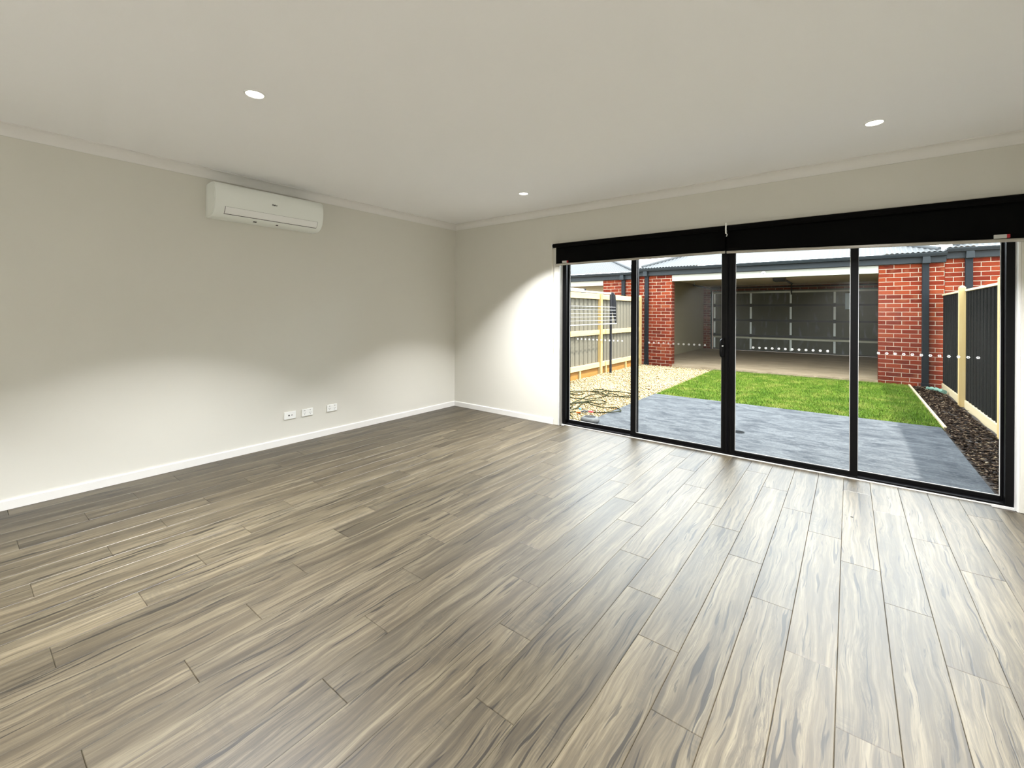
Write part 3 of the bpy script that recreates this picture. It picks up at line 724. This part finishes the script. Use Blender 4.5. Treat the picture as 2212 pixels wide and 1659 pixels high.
def eaves(par, x0, x1, zt):
    """gutter (ogee-like profile) with the fascia board under it"""
    prof = [(6.935, zt), (6.935, zt-.022), (6.945, zt-.040), (6.960, zt-.070), (7.055, zt-.070), (7.055, zt), (7.048, zt), (7.048, zt-.062), (6.966, zt-.062), (6.952, zt-.036), (6.943, zt-.020), (6.943, zt)]
    keep(MB().prism(prof, x0, x1, 'x').build('gutter', M['gutter'], auto=40), par)
    keep(MB().box(x0+.0005, x1-.0005, 7.057, 7.095, zt-.185, zt-.004).build('fascia', M['gutter'], bevel=.003), par)
    keep(MB().box(x0+.0005, x1-.0005, 7.096, YF+.22, zt-.180, zt-.172).build('eave_lining', M['gutter']), par)
def downpipe(par, xc, ztop, zbot=-.12):
    dp = MB().box(xc-.050, xc+.050, 7.075, 7.145, zbot+.12, ztop-.19)
    o = keep(dp.build('downpipe', M['pipe'], bevel=.006), par)
    rh = MB().prism([(xc-.052, ztop-.07), (xc-.058, ztop-.20), (xc+.058, ztop-.20), (xc+.052, ztop-.07)], 6.965, 7.056, 'y').box(xc-.055, xc+.055, 7.056, 7.149, ztop-.205, ztop-.185)
    r_ = rh.build('rainwater_head', M['gutter'], bevel=.003); r_.parent = o
    if zbot < 0:
        s_ = MB().box(xc-.058, xc+.058, 7.068, 7.149, zbot, zbot+.119).build('pipe_shoe', M['pipe'], bevel=.004); s_.parent = o
        for zb in (.55, 1.75):
            b_ = MB().box(xc-.064, xc+.064, 7.132, 7.149, zb, zb+.018).build('pipe_strap', M['pipe']); b_.parent = o

ga = empty('garage', (2.9, YF, -.1)); tag(ga, 'red brick garage with open front, cream beam and pale corrugated roof', 'garage')
zt = 2.497
brick_wall(ga, 'brick_pier', -.115, .762, -.112, zt-.186, -.05, 0, .22, 'r')
brick_wall(ga, 'brick_pier', 4.890, 5.852, -.112, zt-.186, -.05, 0, .22, 'l')
keep(MB().box(.764, 4.888, YF-.006, YF+.20, 2.152, zt-.187).build('lintel_beam', M['beam'], bevel=.004), ga)
eaves(ga, -.100, 5.862, zt)
downpipe(ga, .105, zt); downpipe(ga, 5.582, zt)
corr_roof(ga, -.105, 5.866, 6.945, zt+.012, .388, 3.0, True, True)
# interior of the garage
GX0, GX1, GY1 = .0, 5.74, 13.30
keep(MB().box(-.115, 5.852, YF+.01, GY1+.6, -.128, -.022).build('floor_slab', M['slab']), ga)
keep(MB().box(-.115, GX0, YF+.222, GY1+.11, -.021, 2.44).build('side_wall', M['plaster']), ga)
keep(MB().box(GX1, 5.852, YF+.222, GY1+.11, -.021, 2.44).build('side_wall', M['plaster']), ga)
keep(MB().box(GX0+.001, GX1-.001, YF+.222, GY1+.11, 2.36, 2.44).build('ceiling_lining', M['gceil']), ga)
def nib(x0, x1, z0, z1):
    core = keep(MB().box(x0, x1, GY1+.03, GY1+.11, z0, z1).build('brick_nib', M['mortar']), ga); z = z0+.004; row = 0
    while z+BH <= z1+.01:
        x = x0-(0 if row % 2 else .12)
        while x < x1-.03:
            a, b = max(x, x0), min(x+BL, x1)
            if b-a > .04:
                o = bpy.data.objects.new('brick', brick_mesh(round(b-a, 2), .012)); COL.objects.link(o); o.parent = core; o.location = ((a+b)/2, GY1+.026, z+BH/2)
            x += BL+J
        z += BH+J; row += 1
nib(GX0+.002, .335, -.02, 2.358); nib(5.35, GX1-.002, -.02, 2.358); nib(.337, 5.348, 2.130, 2.358)

# the sectional garage door, seen from inside
gd = empty('garage_door', (2.83, GY1, -.02)); tag(gd, 'closed dark steel sectional garage door at the back of the garage', 'garage door')
K = lambda mb, nm, mat, **kw: keep(mb.build(nm, mat, **kw), gd)
zz = [-.018, .525, 1.070, 1.612, 2.150]
for a, b in zip(zz, zz[1:]):
    pn = K(MB().box(.342, 5.345, GY1+.004, GY1+.026, a+.003, b-.003), 'door_panel', M['gdoor'], bevel=.003)
    for xs_ in (.404, 1.616, 2.832, 4.043, 5.25):
        s_ = MB().box(xs_-.030, xs_+.030, GY1-.018, GY1+.0035, a+.050, b-.050).build('stile', M['stile'], bevel=.003); s_.parent = pn
        if b < 2.1:
            h_ = MB().box(xs_-.034, xs_+.034, GY1-.024, GY1-.0185, b-.06, b+.06).tube([(xs_-.04, GY1-.03, b), (xs_+.04, GY1-.03, b)], .012, 8).build('hinge', M['blk']); h_.parent = pn
    if b < 2.1:
        for dz in (0,):
            j_ = MB().box(.345, 5.34, GY1-.012, GY1+.0035, b-.028, b+.028).build('joint_shadow', M['blk']); j_.parent = pn  # black strip built in place of the shadow along the panel joint
for z0 in (2.040, .415):
    m = MB().box(.36, 5.33, GY1-.060, GY1-.026, z0, z0+.012).box(.36, 5.33, GY1-.060, GY1-.026, z0+.045, z0+.057).box(.36, 5.33, GY1-.0255, GY1-.0250, z0, z0+.057)
    K(m, 'strut', M['strut'])
K(MB().box(.345, 5.34, GY1-.004, GY1+.0035, -.019, .012), 'bottom_seal', M['blk'])
for xs_ in (.300, 5.385):
    K(MB().box(xs_-.025, xs_+.025, GY1-.050, GY1+.020, -.02, 2.12), 'vertical_track', M['blk'])
    tr = spline([(xs_, GY1-.02, 2.05), (xs_, GY1-.06, 2.17), (xs_, GY1-.22, 2.235), (xs_, GY1-.6, 2.245), (xs_, 10.9, 2.245)], 4)
    K(MB().tube(tr, .028, 6), 'horizontal_track', M['blk'])
    K(MB().tube([(xs_, 10.95, 2.245), (xs_, 10.95, 2.358)], .012, 6), 'track_hanger', M['strut'])
K(MB().tube([(.35, GY1-.09, 2.245), (5.33, GY1-.09, 2.245)], .022, 8).box(.30, .62, GY1-.13, GY1-.05, 2.19, 2.30), 'torsion_spring', M['blk'])
ns = MB().box(4.315, 4.455, GY1-.0205, GY1-.0190, 1.470, 1.985).build('reflection_sheet', M['reflect_blue']); tag(ns, 'pale blue notice sheet on the garage door, imitating a far window in the glass', 'reflection')  # flat sheet stands in for a rear window reflected in the glass
op = empty('door_opener', (2.84, 10.0, 2.25)); tag(op, 'black garage door opener rail and motor under the garage ceiling', 'opener')
keep(MB().box(2.855, 2.905, 9.98, GY1-.12, 2.318, 2.352).build('opener_rail', M['blk']), op)
keep(MB().box(2.74, 3.02, 9.55, 9.975, 2.215, 2.352).build('motor_head', M['blk'], bevel=.02), op)
keep(MB().tube([(2.88, 12.95, 2.31), (2.85, GY1-.075, 1.98)], .018, 6).build('pull_arm', M['blk']), op)
# round sensor light on the beam
se = empty('sensor_light', (2.845, YF-.007, 2.243)); tag(se, 'small round white sensor on the cream garage beam', 'sensor')
b_ = MB().lathe([(.0001, .040), (.030, .036), (.052, .018), (.056, .001), (.0001, .001)], (0, 0, 0), 24).build('sensor_body', M['white'], auto=50); b_.parent = se; b_.rotation_euler = (PI/2, 0, 0)
b_ = MB().lathe([(.0001, .055), (.010, .053), (.014, .040), (.0001, .0395)], (0, 0, 0), 16).build('sensor_eye', M['dark'], auto=50); b_.parent = se; b_.rotation_euler = (PI/2, 0, 0)

# neighbours' garages left and right
gl_ = empty('garage', (-2, YF, -.1)); tag(gl_, 'neighbouring brick garage with cream beam beyond the pine-railed fence', 'garage')
brick_wall(gl_, 'brick_pier', -1.185, -.122, -.155, 2.245, 1.45, 0, .22, 'l')
keep(MB().box(-4.9, -1.187, YF-.006, YF+.20, 2.100, 2.244).build('lintel_beam', M['beam'], bevel=.004), gl_)
eaves(gl_, -5.3, -.104, 2.430); downpipe(gl_, -.555, 2.430)
corr_roof(gl_, -6.1, -.150, 6.945, 2.442, .388, 3.0, True, True)
keep(MB().box(-5.3, -.121, YF+.5, YF+.6, -.125, 2.42).build('back_wall', M['plaster']), gl_)
keep(MB().box(-5.3, -4.902, YF, YF+.2, -.125, 2.245).build('far_pier', M['brick']), gl_)
gr_ = empty('garage', (7.4, YF, -.1)); tag(gr_, 'neighbouring brick garage wall behind the charcoal fence', 'garage')
brick_wall(gr_, 'brick_wall', 5.8535, 8.40, -.080, 2.372, 1.45, .5, .22, 'l')
eaves(gr_, 5.8635, 11.5, 2.557); downpipe(gr_, 6.165, 2.557)
corr_roof(gr_, 5.874, 11.6, 6.945, 2.569, .388, 3.0, True, True)
